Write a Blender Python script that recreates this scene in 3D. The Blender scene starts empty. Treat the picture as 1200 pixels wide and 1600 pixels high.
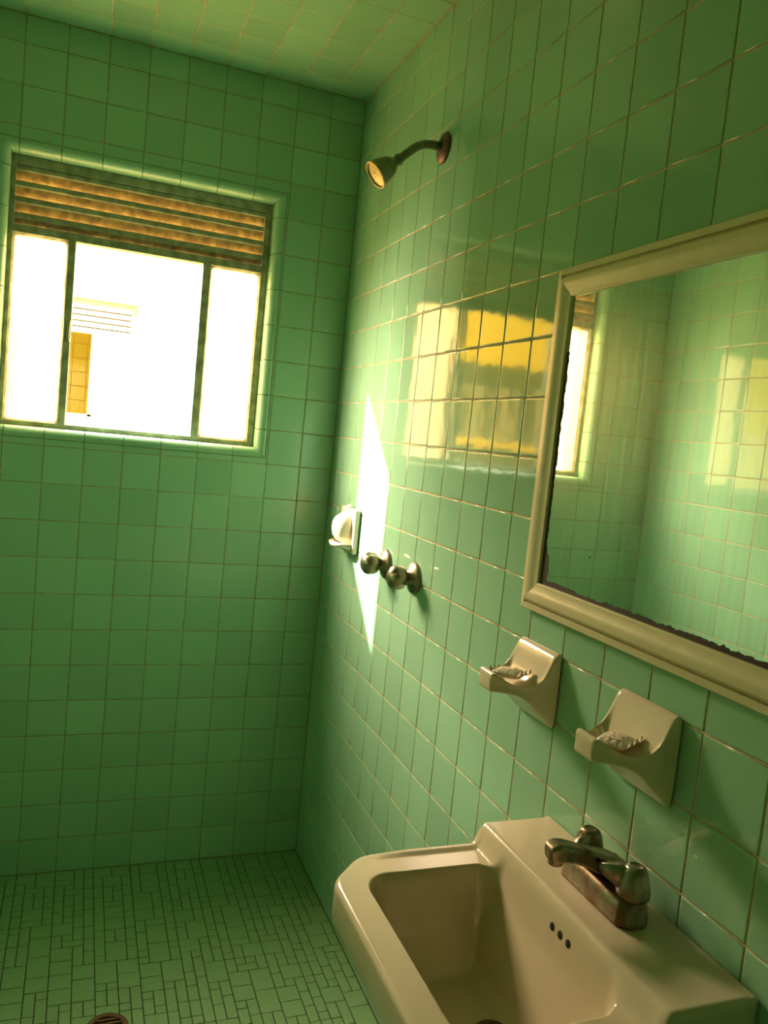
import bpy, bmesh, math, random
from mathutils import Vector, Matrix, noise

rnd = random.Random(7)
S = bpy.context.scene
COL = S.collection

# ------------------------------------------------------------------ camera
cam_d = bpy.data.cameras.new('camera')
cam_d.sensor_fit = 'VERTICAL'
cam_d.sensor_height = 36.0
cam_d.lens = 36.0 * 1250.54 / 1600.0
cam_d.clip_start = 0.02
cam = bpy.data.objects.new('camera', cam_d)
COL.objects.link(cam)
RIGHT = (0.932721356, -0.346490526, 0.099875858)
DOWN = (0.062371110, -0.117780983, -0.991078950)
FWD = (0.355162944, 0.930629870, -0.088245840)
M = Matrix.Identity(4)
for i in range(3):
    M[i][0] = RIGHT[i]
    M[i][1] = -DOWN[i]
    M[i][2] = -FWD[i]
M.translation = Vector((-0.77002, -2.54191, 1.43215))
cam.matrix_world = M
S.camera = cam

# ------------------------------------------------------------------ light
SUN_DIR = Vector((1.0, -0.745, -0.707))
SUN_POWER = 30.0
SKY = 9.0
HAZE = 11.5            # extra sky brightness round the sun, times SKY
FILL_HAZE = 6.0
FILL_HAZE_DIR = (0.85, 1.0, 0.62)
HAZE_DIR = (-0.75, 1.0, 0.62)
S.view_settings.view_transform = 'Standard'
S.view_settings.look = 'None'
S.view_settings.exposure = -0.54
S.view_settings.gamma = 1.0
S.view_settings.use_curve_mapping = False

W = bpy.data.worlds.new('daylight')
S.world = W
W.use_nodes = True
nt = W.node_tree
nt.nodes.clear()
wo = nt.nodes.new('ShaderNodeOutputWorld')
bg = nt.nodes.new('ShaderNodeBackground')
tc = nt.nodes.new('ShaderNodeTexCoord')
sx = nt.nodes.new('ShaderNodeSeparateXYZ')
mr = nt.nodes.new('ShaderNodeMapRange')
mr.inputs['From Min'].default_value = -1.0
mr.inputs['From Max'].default_value = 1.0
cr = nt.nodes.new('ShaderNodeValToRGB')
el = cr.color_ramp.elements
el[0].position = 0.0
el[0].color = (1.95, 1.15, 0.32, 1)      # sunlit ground of the light well
el[1].position = 1.0
el[1].color = (0.93, 1.0, 0.95, 1)
e = el.new(0.47); e.color = (1.25, 0.86, 0.30, 1)
e = el.new(0.56); e.color = (1.05, 0.86, 0.42, 1)
e = el.new(0.75); e.color = (1.0, 0.98, 0.80, 1)
nt.links.new(tc.outputs['Generated'], sx.inputs[0])
nt.links.new(sx.outputs['Z'], mr.inputs['Value'])
nt.links.new(mr.outputs[0], cr.inputs[0])
# bright hazy sky around the sun
dt = nt.nodes.new('ShaderNodeVectorMath'); dt.operation = 'DOT_PRODUCT'
dt.inputs[1].default_value = Vector(HAZE_DIR).normalized()
nt.links.new(tc.outputs['Generated'], dt.inputs[0])
hz = nt.nodes.new('ShaderNodeMapRange')
hz.interpolation_type = 'SMOOTHSTEP'
hz.inputs['From Min'].default_value = 0.62
hz.inputs['From Max'].default_value = 1.0
hz.inputs['To Max'].default_value = HAZE
nt.links.new(dt.outputs['Value'], hz.inputs['Value'])
hc = nt.nodes.new('ShaderNodeMix'); hc.data_type = 'RGBA'; hc.blend_type = 'ADD'
hc.inputs['Factor'].default_value = 1.0
hs_ = nt.nodes.new('ShaderNodeMix'); hs_.data_type = 'RGBA'; hs_.blend_type = 'MULTIPLY'
hs_.inputs['Factor'].default_value = 1.0
hs_.inputs['A'].default_value = (1.36, 1.0, 0.71, 1)
# added fill lobe in the sky, no known source, brightens the left wall
dt2 = nt.nodes.new('ShaderNodeVectorMath'); dt2.operation = 'DOT_PRODUCT'
dt2.inputs[1].default_value = Vector(FILL_HAZE_DIR).normalized()
nt.links.new(tc.outputs['Generated'], dt2.inputs[0])
hz2 = nt.nodes.new('ShaderNodeMapRange')
hz2.interpolation_type = 'SMOOTHSTEP'
hz2.inputs['From Min'].default_value = 0.66
hz2.inputs['From Max'].default_value = 1.0
hz2.inputs['To Max'].default_value = FILL_HAZE
nt.links.new(dt2.outputs['Value'], hz2.inputs['Value'])
hsum = nt.nodes.new('ShaderNodeMath'); hsum.operation = 'ADD'
nt.links.new(hz.outputs[0], hsum.inputs[0])
nt.links.new(hz2.outputs[0], hsum.inputs[1])
nt.links.new(hsum.outputs[0], hs_.inputs['B'])
nt.links.new(cr.outputs[0], hc.inputs['A'])
nt.links.new(hs_.outputs['Result'], hc.inputs['B'])
nt.links.new(hc.outputs['Result'], bg.inputs['Color'])
bg.inputs['Strength'].default_value = SKY
nt.links.new(bg.outputs[0], wo.inputs[0])

sun_d = bpy.data.lights.new('sun', 'SUN')
sun_d.energy = SUN_POWER
sun_d.angle = math.radians(1.6)
sun_d.color = (1.0, 0.95, 0.82)
sun = bpy.data.objects.new('sun', sun_d)
sun.rotation_euler = SUN_DIR.to_track_quat('-Z', 'Y').to_euler()
sun.location = (-5, 3.2, 5)
COL.objects.link(sun)

port_d = bpy.data.lights.new('window_portal', 'AREA')   # sampling guide for the sky, emits nothing
port_d.shape = 'RECTANGLE'
port_d.size = 0.76
port_d.size_y = 0.78
port_d.cycles.is_portal = True
port = bpy.data.objects.new('window_portal', port_d)
port.location = (-0.634, 0.135, 1.753)
port.rotation_euler = Vector((0, -1, 0)).to_track_quat('-Z', 'Z').to_euler()
COL.objects.link(port)

cy = S.cycles
cy.max_bounces = 10
cy.diffuse_bounces = 7
cy.glossy_bounces = 5
cy.transmission_bounces = 6
cy.transparent_max_bounces = 8
cy.sample_clamp_indirect = 12.0
cy.caustics_reflective = True
cy.blur_glossy = 0.5
cy.use_denoising = True
try:
    cy.use_guiding = True
    cy.use_surface_guiding = True
except Exception:
    pass

# ------------------------------------------------------------------ materials
def mat(name):
    m = bpy.data.materials.new(name)
    m.use_nodes = True
    n = m.node_tree
    return m, n, n.nodes['Principled BSDF']

def simple(name, col, rough=0.5, metal=0.0, var=0.0, scale=20.0, bump=0.0, col2=None, rough2=None, lo=0.4, hi=0.65):
    m, n, b = mat(name)
    b.inputs['Roughness'].default_value = rough
    b.inputs['Metallic'].default_value = metal
    b.inputs['Base Color'].default_value = (*col, 1)
    if var or bump or col2:
        t = n.nodes.new('ShaderNodeTexCoord')
        nz = n.nodes.new('ShaderNodeTexNoise')
        nz.inputs['Scale'].default_value = scale
        nz.inputs['Detail'].default_value = 4
        n.links.new(t.outputs['Object'], nz.inputs['Vector'])
        r = n.nodes.new('ShaderNodeValToRGB')
        r.color_ramp.elements[0].position = lo
        r.color_ramp.elements[1].position = hi
        c2 = col2 if col2 else tuple(max(0, c * (1 - var)) for c in col)
        r.color_ramp.elements[0].color = (*c2, 1)
        r.color_ramp.elements[1].color = (*col, 1)
        n.links.new(nz.outputs['Fac'], r.inputs[0])
        n.links.new(r.outputs[0], b.inputs['Base Color'])
        if rough2 is not None:
            mr_ = n.nodes.new('ShaderNodeMapRange')
            mr_.inputs['From Min'].default_value = lo
            mr_.inputs['From Max'].default_value = hi
            mr_.inputs['To Min'].default_value = rough2
            mr_.inputs['To Max'].default_value = rough
            n.links.new(nz.outputs['Fac'], mr_.inputs['Value'])
            n.links.new(mr_.outputs[0], b.inputs['Roughness'])
        if bump:
            bp = n.nodes.new('ShaderNodeBump')
            bp.inputs['Strength'].default_value = bump
            bp.inputs['Distance'].default_value = 0.002
            n.links.new(nz.outputs['Fac'], bp.inputs['Height'])
            n.links.new(bp.outputs[0], b.inputs['Normal'])
    return m

def glazed_tile(name, col, rough=0.07, wave=0.12, dist=0.0015):
    """Glazed ceramic: slight tone change from tile to tile, gently wavy glaze."""
    m, n, b = mat(name)
    b.inputs['Roughness'].default_value = rough
    b.inputs['IOR'].default_value = 1.6
    at = n.nodes.new('ShaderNodeAttribute')
    at.attribute_name = 'tone'
    hsv = n.nodes.new('ShaderNodeHueSaturation')
    hsv.inputs['Color'].default_value = (*col, 1)
    mp = n.nodes.new('ShaderNodeMapRange')
    mp.inputs['To Min'].default_value = 0.93
    mp.inputs['To Max'].default_value = 1.07
    n.links.new(at.outputs['Fac'], mp.inputs['Value'])
    n.links.new(mp.outputs[0], hsv.inputs['Value'])
    n.links.new(hsv.outputs[0], b.inputs['Base Color'])
    t = n.nodes.new('ShaderNodeTexCoord')
    nz = n.nodes.new('ShaderNodeTexNoise')
    nz.inputs['Scale'].default_value = 22
    nz.inputs['Detail'].default_value = 1.5
    n.links.new(t.outputs['Object'], nz.inputs['Vector'])
    bp = n.nodes.new('ShaderNodeBump')
    bp.inputs['Strength'].default_value = wave
    bp.inputs['Distance'].default_value = dist
    n.links.new(nz.outputs['Fac'], bp.inputs['Height'])
    n.links.new(bp.outputs[0], b.inputs['Normal'])
    return m

MINT = (0.28, 0.515, 0.33)
TILE = glazed_tile('mint_glazed_tile', MINT, wave=0.26)
TILE_B = glazed_tile('mint_glazed_tile_window_wall', MINT, rough=0.2)
TRIM = glazed_tile('mint_bullnose_tile', MINT, rough=0.12)
FLOORT = simple('green_floor_mosaic', (0.20, 0.38, 0.17), 0.45, var=0.12, scale=120)
GROUT = simple('tan_grout', (0.62, 0.47, 0.27), 0.9, var=0.25, scale=60)
GROUT_B = simple('dull_grout', (0.42, 0.40, 0.22), 0.9, var=0.3, scale=60)
GROUT_F = simple('dark_floor_grout', (0.05, 0.045, 0.02), 0.9, var=0.4, scale=40)
CERAMIC = simple('white_ceramic', (0.74, 0.64, 0.46), 0.12, var=0.06, scale=8)
PORCELAIN = simple('white_porcelain', (0.62, 0.54, 0.37), 0.16, var=0.10, scale=5)
FRAME_P = simple('cream_lacquered_frame', (0.76, 0.66, 0.43), 0.3, var=0.06, scale=30)
WINPAINT = simple('grey_green_window_paint', (0.40, 0.41, 0.27), 0.5, var=0.4, scale=30, bump=0.3)
RUST_BOUNCE = simple('rusty_dusty_bounce_louver', (0.33, 0.235, 0.08), 0.85, var=0.5, scale=45, bump=0.5)  # rust and dust, with golden bounce light mixed into the colour
OLDCHROME = simple('stained_chrome', (0.42, 0.36, 0.28), 0.25, 1.0, col2=(0.20, 0.12, 0.06), rough2=0.55, scale=28, lo=0.35, hi=0.62, bump=0.08)
KNOBMETAL = simple('worn_nickel', (0.58, 0.53, 0.42), 0.24, 1.0, col2=(0.32, 0.26, 0.17), rough2=0.4, scale=30)
DARKMETAL = simple('tarnished_pipe_metal', (0.27, 0.29, 0.17), 0.36, 0.45, var=0.4, scale=40)
SHOWERFACE = simple('brassy_spray_face', (0.62, 0.47, 0.20), 0.4, 0.6, var=0.35, scale=90)
BROWNIRON = simple('rusty_drain_metal', (0.20, 0.11, 0.045), 0.6, 0.4, var=0.5, scale=50)
BLACK = simple('dark_void', (0.008, 0.007, 0.005), 0.9)
CHROME = simple('bright_catch_metal', (0.8, 0.78, 0.72), 0.2, 1.0)
WRAP = simple('clear_soap_wrapper', (0.78, 0.72, 0.58), 0.16, var=0.15, scale=80, bump=0.4)
REDINK = simple('red_print', (0.42, 0.02, 0.02), 0.3)
CREAMWALL = simple('cream_plaster', (0.90, 0.74, 0.40), 0.8, var=0.06, scale=4)
YELLOWWALL = simple('yellow_plaster', (0.95, 0.66, 0.03), 0.8, var=0.08, scale=5)
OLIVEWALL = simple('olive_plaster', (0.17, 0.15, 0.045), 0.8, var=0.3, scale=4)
WHITEPAINT = simple('white_window_paint', (0.85, 0.80, 0.66), 0.6)
MILKY = simple('milky_glass', (0.86, 0.84, 0.66), 0.25)
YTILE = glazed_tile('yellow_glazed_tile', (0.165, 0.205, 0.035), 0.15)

def make_pane_mat():
    m = bpy.data.materials.new('frosted_glass')
    m.use_nodes = True
    n = m.node_tree
    n.nodes.clear()
    o = n.nodes.new('ShaderNodeOutputMaterial')
    tr = n.nodes.new('ShaderNodeBsdfTransparent')
    tr.inputs['Color'].default_value = (0.95, 0.93, 0.85, 1)
    tl = n.nodes.new('ShaderNodeBsdfTranslucent')
    tl.inputs['Color'].default_value = (0.84, 0.76, 0.54, 1)
    mx = n.nodes.new('ShaderNodeMixShader')
    mx.inputs[0].default_value = 0.86
    n.links.new(tr.outputs[0], mx.inputs[1])
    rf = n.nodes.new('ShaderNodeBsdfRefraction')
    rf.inputs['Color'].default_value = (0.86, 0.79, 0.62, 1)
    rf.inputs['Roughness'].default_value = 0.30
    rf.inputs['IOR'].default_value = 1.25
    m0 = n.nodes.new('ShaderNodeMixShader')
    m0.inputs[0].default_value = 0.65
    n.links.new(tl.outputs[0], m0.inputs[1])
    n.links.new(rf.outputs[0], m0.inputs[2])
    n.links.new(m0.outputs[0], mx.inputs[2])
    gl = n.nodes.new('ShaderNodeBsdfGlossy')
    gl.inputs['Roughness'].default_value = 0.25
    m2 = n.nodes.new('ShaderNodeMixShader')
    m2.inputs[0].default_value = 0.06
    n.links.new(mx.outputs[0], m2.inputs[1])
    n.links.new(gl.outputs[0], m2.inputs[2])
    n.links.new(m2.outputs[0], o.inputs[0])
    return m
PANE = make_pane_mat()

def make_mirror_mat(z0, y0):
    """Old silvered mirror: slight green tint, dusty bloom, silver lost along the bottom and lower far corner."""
    m, n, b = mat('old_mirror_silver')
    b.inputs['Metallic'].default_value = 1.0
    L = n.links
    geo = n.nodes.new('ShaderNodeNewGeometry')
    sp = n.nodes.new('ShaderNodeSeparateXYZ')
    L.new(geo.outputs['Position'], sp.inputs[0])
    nz = n.nodes.new('ShaderNodeTexNoise')
    nz.inputs['Scale'].default_value = 90
    nz.inputs['Detail'].default_value = 6
    L.new(geo.outputs['Position'], nz.inputs['Vector'])
    n2 = n.nodes.new('ShaderNodeTexNoise')
    n2.inputs['Scale'].default_value = 9
    n2.inputs['Detail'].default_value = 2
    L.new(geo.outputs['Position'], n2.inputs['Vector'])
    def math_(op, a, b_=None):
        q = n.nodes.new('ShaderNodeMath'); q.operation = op
        for i, v in enumerate((a, b_)):
            if v is None: continue
            if isinstance(v, (int, float)): q.inputs[i].default_value = v
            else: L.new(v, q.inputs[i])
        return q.outputs[0]
    dz = math_('SUBTRACT', sp.outputs['Z'], z0)                 # height above the lower rail
    wob = math_('MULTIPLY', math_('SUBTRACT', nz.outputs['Fac'], 0.5), 0.012)
    wob2 = math_('MULTIPLY', math_('SUBTRACT', n2.outputs['Fac'], 0.5), 0.010)
    e1 = math_('LESS_THAN', math_('ADD', math_('ADD', dz, wob), wob2), 0.0075)
    dy = math_('SUBTRACT', y0, sp.outputs['Y'])                 # distance from the far rail
    lim = math_('SUBTRACT', 0.021, math_('MULTIPLY', math_('MAXIMUM', math_('SUBTRACT', dz, 0.045), 0.0), 0.6))
    e2 = math_('LESS_THAN', math_('ADD', dy, wob), math_('MAXIMUM', lim, 0.009))  # dark strip along the far rail: lost silver plus the frame's shadow painted in
    e2b = math_('LESS_THAN', dz, 0.40)
    e2 = math_('MULTIPLY', e2, e2b)
    spot = n.nodes.new('ShaderNodeVectorMath'); spot.operation = 'DISTANCE'
    spot.inputs[1].default_value = (-0.012, -1.484, 1.282)
    L.new(geo.outputs['Position'], spot.inputs[0])
    e3 = math_('LESS_THAN', spot.outputs['Value'], 0.0017)
    mask = math_('MAXIMUM', math_('MAXIMUM', e1, e2), e3)
    mixc = n.nodes.new('ShaderNodeMix'); mixc.data_type = 'RGBA'
    mixc.inputs['A'].default_value = (0.88, 0.94, 0.90, 1)
    mixc.inputs['B'].default_value = (0.035, 0.026, 0.012, 1)
    L.new(mask, mixc.inputs['Factor'])
    L.new(mixc.outputs['Result'], b.inputs['Base Color'])
    L.new(math_('SUBTRACT', 1.0, mask), b.inputs['Metallic'])
    L.new(math_('ADD', math_('MULTIPLY', mask, 0.6), 0.015), b.inputs['Roughness'])
    out = n.nodes['Material Output']
    dust = n.nodes.new('ShaderNodeBsdfGlossy')
    dust.inputs['Color'].default_value = (0.80, 0.85, 0.75, 1)
    dust.inputs['Roughness'].default_value = 0.30
    wv = n.nodes.new('ShaderNodeTexNoise')
    mp = n.nodes.new('ShaderNodeMapping')
    mp.inputs['Scale'].default_value = (1, 60, 3)
    L.new(geo.outputs['Position'], mp.inputs['Vector'])
    L.new(mp.outputs[0], wv.inputs['Vector'])
    wv.inputs['Scale'].default_value = 2
    wv.inputs['Detail'].default_value = 3
    mxs = n.nodes.new('ShaderNodeMixShader')
    amt = math_('MULTIPLY', math_('MULTIPLY', wv.outputs['Fac'], 0.30), math_('SUBTRACT', 1.0, mask))
    L.new(amt, mxs.inputs[0])
    L.new(b.outputs[0], mxs.inputs[1])
    L.new(dust.outputs[0], mxs.inputs[2])
    L.new(mxs.outputs[0], out.inputs[0])
    return m

# ------------------------------------------------------------------ mesh helpers
def link(name, me, mats, parent=None, smooth=False, loc=None):
    if not isinstance(mats, (list, tuple)):
        mats = [mats]
    for m in mats:
        me.materials.append(m)
    if smooth:
        me.polygons.foreach_set('use_smooth', [True] * len(me.polygons))
    o = bpy.data.objects.new(name, me)
    COL.objects.link(o)
    if parent:
        o.parent = parent
    if loc:
        o.location = loc
    return o

def mesh_from(name, v, f, mi=None):
    me = bpy.data.meshes.new(name)
    me.from_pydata([tuple(p) for p in v], [], f)
    if mi:
        me.polygons.foreach_set('material_index', mi)
    me.update()
    return me

def fixnormals(me):
    bm = bmesh.new(); bm.from_mesh(me)
    bmesh.ops.recalc_face_normals(bm, faces=bm.faces)
    bm.to_mesh(me); bm.free()

def from_bm(name, bm, mats, parent=None, smooth=False, loc=None, fix=True):
    if fix:
        bmesh.ops.recalc_face_normals(bm, faces=bm.faces)
    me = bpy.data.meshes.new(name)
    bm.to_mesh(me); bm.free()
    return link(name, me, mats, parent, smooth, loc)

def bm_box(bm, lo, hi, bevel=0.0, seg=2):
    r = bmesh.ops.create_cube(bm, size=1.0)
    vs = r['verts']
    for v in vs:
        v.co = Vector([lo[i] + (v.co[i] + 0.5) * (hi[i] - lo[i]) for i in range(3)])
    if bevel:
        es = list({e for v in vs for e in v.link_edges})
        bmesh.ops.bevel(bm, geom=es, offset=bevel, segments=seg, profile=0.5, affect='EDGES')

def box(name, lo, hi, m, parent=None, bevel=0.0, seg=2, smooth=False):
    bm = bmesh.new(); bm_box(bm, lo, hi, bevel, seg)
    o = from_bm(name, bm, m, parent, smooth)
    if smooth: wn(o)
    return o

def wn(o):
    md = o.modifiers.new('weighted_normals', 'WEIGHTED_NORMAL')
    md.mode = 'FACE_AREA'
    md.keep_sharp = False

def bm_lathe(bm, prof, n=32, mtx=None):
    """profile list of (r, h) turned about +Z, then mtx applied."""
    rings = []
    for r, h in prof:
        if r < 1e-6:
            rings.append([bm.verts.new((0, 0, h))])
        else:
            rings.append([bm.verts.new((r * math.cos(2 * math.pi * i / n), r * math.sin(2 * math.pi * i / n), h)) for i in range(n)])
    allv = [v for r in rings for v in r]
    for a, b in zip(rings, rings[1:]):
        for i in range(n):
            j = (i + 1) % n
            if len(a) == 1 and len(b) == 1: continue
            if len(a) == 1: bm.faces.new((a[0], b[i], b[j]))
            elif len(b) == 1: bm.faces.new((a[i], b[0], a[j]))
            else: bm.faces.new((a[i], b[i], b[j], a[j]))
    if mtx is not None:
        for v in allv: v.co = mtx @ v.co
    return allv

def axis_mtx(origin, direction):
    q = Vector(direction).normalized().to_track_quat('Z', 'Y')
    return Matrix.Translation(Vector(origin)) @ q.to_matrix().to_4x4()

def lathe(name, prof, m, parent=None, origin=(0, 0, 0), direction=(0, 0, 1), n=32):
    bm = bmesh.new(); bm_lathe(bm, prof, n, axis_mtx(origin, direction))
    return from_bm(name, bm, m, parent, True)

def bm_tube(bm, pts, radii, n=16, cap=True):
    pts = [Vector(p) for p in pts]
    if not isinstance(radii, (list, tuple)): radii = [radii] * len(pts)
    up = Vector((0, 1, 0))
    rings = []
    for i, p in enumerate(pts):
        t = (pts[min(i + 1, len(pts) - 1)] - pts[max(i - 1, 0)]).normalized()
        a = t.cross(up)
        if a.length < 1e-4: a = t.cross(Vector((1, 0, 0)))
        a.normalize(); b = t.cross(a)
        rings.append([bm.verts.new(p + radii[i] * (math.cos(2 * math.pi * k / n) * a + math.sin(2 * math.pi * k / n) * b)) for k in range(n)])
    for A, B in zip(rings, rings[1:]):
        for k in range(n):
            bm.faces.new((A[k], A[(k + 1) % n], B[(k + 1) % n], B[k]))
    if cap:
        bm.faces.new(rings[0]); bm.faces.new(list(reversed(rings[-1])))

def loft(bm, rings, cap0=True, cap1=True, closed=True):
    R = [[bm.verts.new(p) for p in r] for r in rings]
    n = len(R[0])
    for A, B in zip(R, R[1:]):
        for k in range(n if closed else n - 1):
            bm.faces.new((A[k], A[(k + 1) % n], B[(k + 1) % n], B[k]))
    if cap0: bm.faces.new(R[0])
    if cap1: bm.faces.new(list(reversed(R[-1])))
    return R

def empty(name, loc, label, cat, group=None):
    o = bpy.data.objects.new(name, None)
    o.empty_display_size = 0.05
    o.location = loc
    COL.objects.link(o)
    o['label'] = label; o['category'] = cat
    if group: o['group'] = group
    return o

def reparent(root, objs):
    """children are modelled in world coordinates; hang them on the root without moving them"""
    inv = Matrix.Translation(-Vector(root.location))
    for o in objs:
        o.parent = root
        if o.type == 'MESH':
            o.data.transform(inv)

def sub(parent_part, objs):
    inv = Matrix.Identity(4)
    for o in objs:
        o.parent = parent_part

def structure(o):
    o['kind'] = 'structure'
    return o

# ------------------------------------------------------------------ tiled walls
T = 0.11
GAP = 0.0015
ROOM_X, ROOM_Y, ROOM_Z = -1.30, -3.10, 2.495

def lines(first, step, lo, hi):
    out = [lo]
    k = first
    while k < hi - 0.012:
        if k > lo + 0.012: out.append(k)
        k += step
    out.append(hi)
    return out

def tile_rects(us, vs, hole=None):
    rects = []
    for u0, u1 in zip(us, us[1:]):
        for v0, v1 in zip(vs, vs[1:]):
            todo = [(u0, u1, v0, v1)]
            if hole:
                a0, a1, b0, b1 = hole
                if u1 > a0 and u0 < a1 and v1 > b0 and v0 < b1:
                    todo = []
                    if v0 < b0: todo.append((u0, u1, v0, b0))
                    if v1 > b1: todo.append((u0, u1, b1, v1))
                    m0, m1 = max(v0, b0), min(v1, b1)
                    if u0 < a0: todo.append((u0, a0, m0, m1))
                    if u1 > a1: todo.append((a1, u1, m0, m1))
            rects += [r for r in todo if r[1] - r[0] > 0.007 and r[3] - r[2] > 0.007]
    return rects

def tiled(name, rects, P, N, mats, backing, gap=GAP, depth=0.0014, tilt=0.0016, lip=0.0032):
    """P(u,v) -> point on the tile face plane, N = normal into the room. One mesh: tiles (slot 0) on a grout bed (slot 1)."""
    v, f, mi, tone = [], [], [], []
    N = Vector(N)
    for (u0, u1, v0, v1) in rects:
        a, b = rnd.gauss(0, tilt), rnd.gauss(0, tilt)
        tn = rnd.random()
        uc, vc = (u0 + u1) / 2, (v0 + v1) / 2
        rings = ((gap, -depth - 0.0006), (gap, -depth * 0.62), (gap + 0.0011, -depth * 0.2), (gap + lip, 0.0))
        base = len(v)
        for ins, d in rings:
            for (uu, vv) in ((u0 + ins, v0 + ins), (u1 - ins, v0 + ins), (u1 - ins, v1 - ins), (u0 + ins, v1 - ins)):
                dd = d + (uu - uc) * a + (vv - vc) * b
                v.append(Vector(P(uu, vv)) + N * dd)
        for r in range(3):
            for k in range(4):
                f.append((base + r * 4 + k, base + r * 4 + (k + 1) % 4, base + r * 4 + 4 + (k + 1) % 4, base + r * 4 + 4 + k))
                mi.append(0); tone.append(tn)
        f.append(tuple(base + 12 + k for k in range(4))); mi.append(0); tone.append(tn)
    for lo, hi in backing:                                    # solid wall behind the tiles
        base = len(v)
        for i in range(8):
            v.append(Vector([(hi if (i >> k) & 1 else lo)[k] for k in range(3)]))
        for q in ((0, 1, 3, 2), (4, 6, 7, 5), (0, 4, 5, 1), (2, 3, 7, 6), (0, 2, 6, 4), (1, 5, 7, 3)):
            f.append(tuple(base + k for k in q)); mi.append(1); tone.append(0.5)
    me = mesh_from(name, v, f, mi)
    fixnormals(me)
    at = me.attributes.new('tone', 'FLOAT', 'FACE')
    at.data.foreach_set('value', tone)
    o = link(name, me, mats, smooth=True)
    wn(o)
    return structure(o)

# window opening
OX0, OX1, OZ0, OZ1 = -1.010, -0.257, 1.370, 2.136
TW = 0.031
HOLE = (OX0 - TW, OX1 + TW, OZ0 - TW, OZ1 + TW - 0.002)

colsx = [-x for x in reversed(lines(0.109, T, 0.0, -ROOM_X))]
rowsz = lines(0.109, T, 0.0, ROOM_Z)
colsy = [-y for y in reversed(lines(0.106, T, 0.0, -ROOM_Y))]
D = 0.0014
tiled('wall_back', tile_rects(colsx, rowsz, HOLE), lambda u, w: (u, 0.0, w), (0, -1, 0), [TILE_B, GROUT_B], depth=0.0009, backing=[b_ for (h0, h1, h2, h3), y0_, y1_ in ((HOLE, D, .058), ((OX0, OX1, OZ0, OZ1), .058, .12)) for b_ in
       (((ROOM_X - .1, y0_, -.05), (h0, y1_, ROOM_Z + .05)), ((h1, y0_, -.05), (.1, y1_, ROOM_Z + .05)),
        ((h0, y0_, -.05), (h1, y1_, h2)), ((h0, y0_, h3), (h1, y1_, ROOM_Z + .05)))])
tiled('wall_right', tile_rects(colsy, rowsz), lambda u, w: (0.0, u, w), (-1, 0, 0), [TILE, GROUT],
      [((D, ROOM_Y - .1, -.05), (.1, D, ROOM_Z + .05))])
tiled('wall_left', tile_rects(colsy, rowsz), lambda u, w: (ROOM_X, u, w), (1, 0, 0), [TILE, GROUT],
      [((ROOM_X - .1, ROOM_Y - .1, -.05), (ROOM_X - D, D, ROOM_Z + .05))])
tiled('wall_front', tile_rects(colsx, rowsz), lambda u, w: (u, ROOM_Y, w), (0, 1, 0), [TILE_B, GROUT],
      [((ROOM_X - .1, ROOM_Y - .1, -.05), (.1, ROOM_Y - D, ROOM_Z + .05))])
tiled('ceiling', tile_rects(colsx, colsy), lambda u, w: (u, w, ROOM_Z), (0, 0, -1), [TILE_B, GROUT],
      [((ROOM_X - .1, ROOM_Y - .1, ROOM_Z + D), (.1, .11, ROOM_Z + .1))])

# floor: small mosaic of mixed rectangles laid in strips four units wide
def mosaic():
    u = T / 4
    rects = []
    xs0 = -0.109 + T
    fr = random.Random(21)
    x = xs0
    while x > ROOM_X:
        x0 = x - T
        ny = int(-ROOM_Y / u) + 1
        occ = [[False] * ny for _ in range(4)]
        for r in range(ny):
            for c in range(4):
                if occ[c][r]: continue
                opts = [(1, 2), (2, 1), (1, 2), (2, 2), (2, 2), (2, 3), (1, 3), (2, 2), (1, 1)]
                fr.shuffle(opts)
                for (w, h) in opts + [(1, 1)]:
                    if c + w <= 4 and all(not occ[c + i][r] for i in range(w)):
                        h = min(h, ny - r)
                        for i in range(w):
                            for j in range(h): occ[c + i][r + j] = True
                        xa, xb = x0 + c * u, x0 + (c + w) * u
                        ya, yb = -(r + h) * u, -r * u
                        xa, xb = max(xa, ROOM_X), min(xb, 0.0)
                        ya = max(ya, ROOM_Y)
                        if xb - xa > 0.006 and yb - ya > 0.006:
                            rects.append((xa, xb, ya, yb))
                        break
        x -= T
    return rects
tiled('floor', mosaic(), lambda u, w: (u, w, 0.0), (0, 0, 1), [FLOORT, GROUT_F],
      [((ROOM_X - .1, ROOM_Y - .1, -.06), (.1, .11, -.0016))], gap=0.0011, depth=0.0016, tilt=0.006, lip=0.0016)

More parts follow.
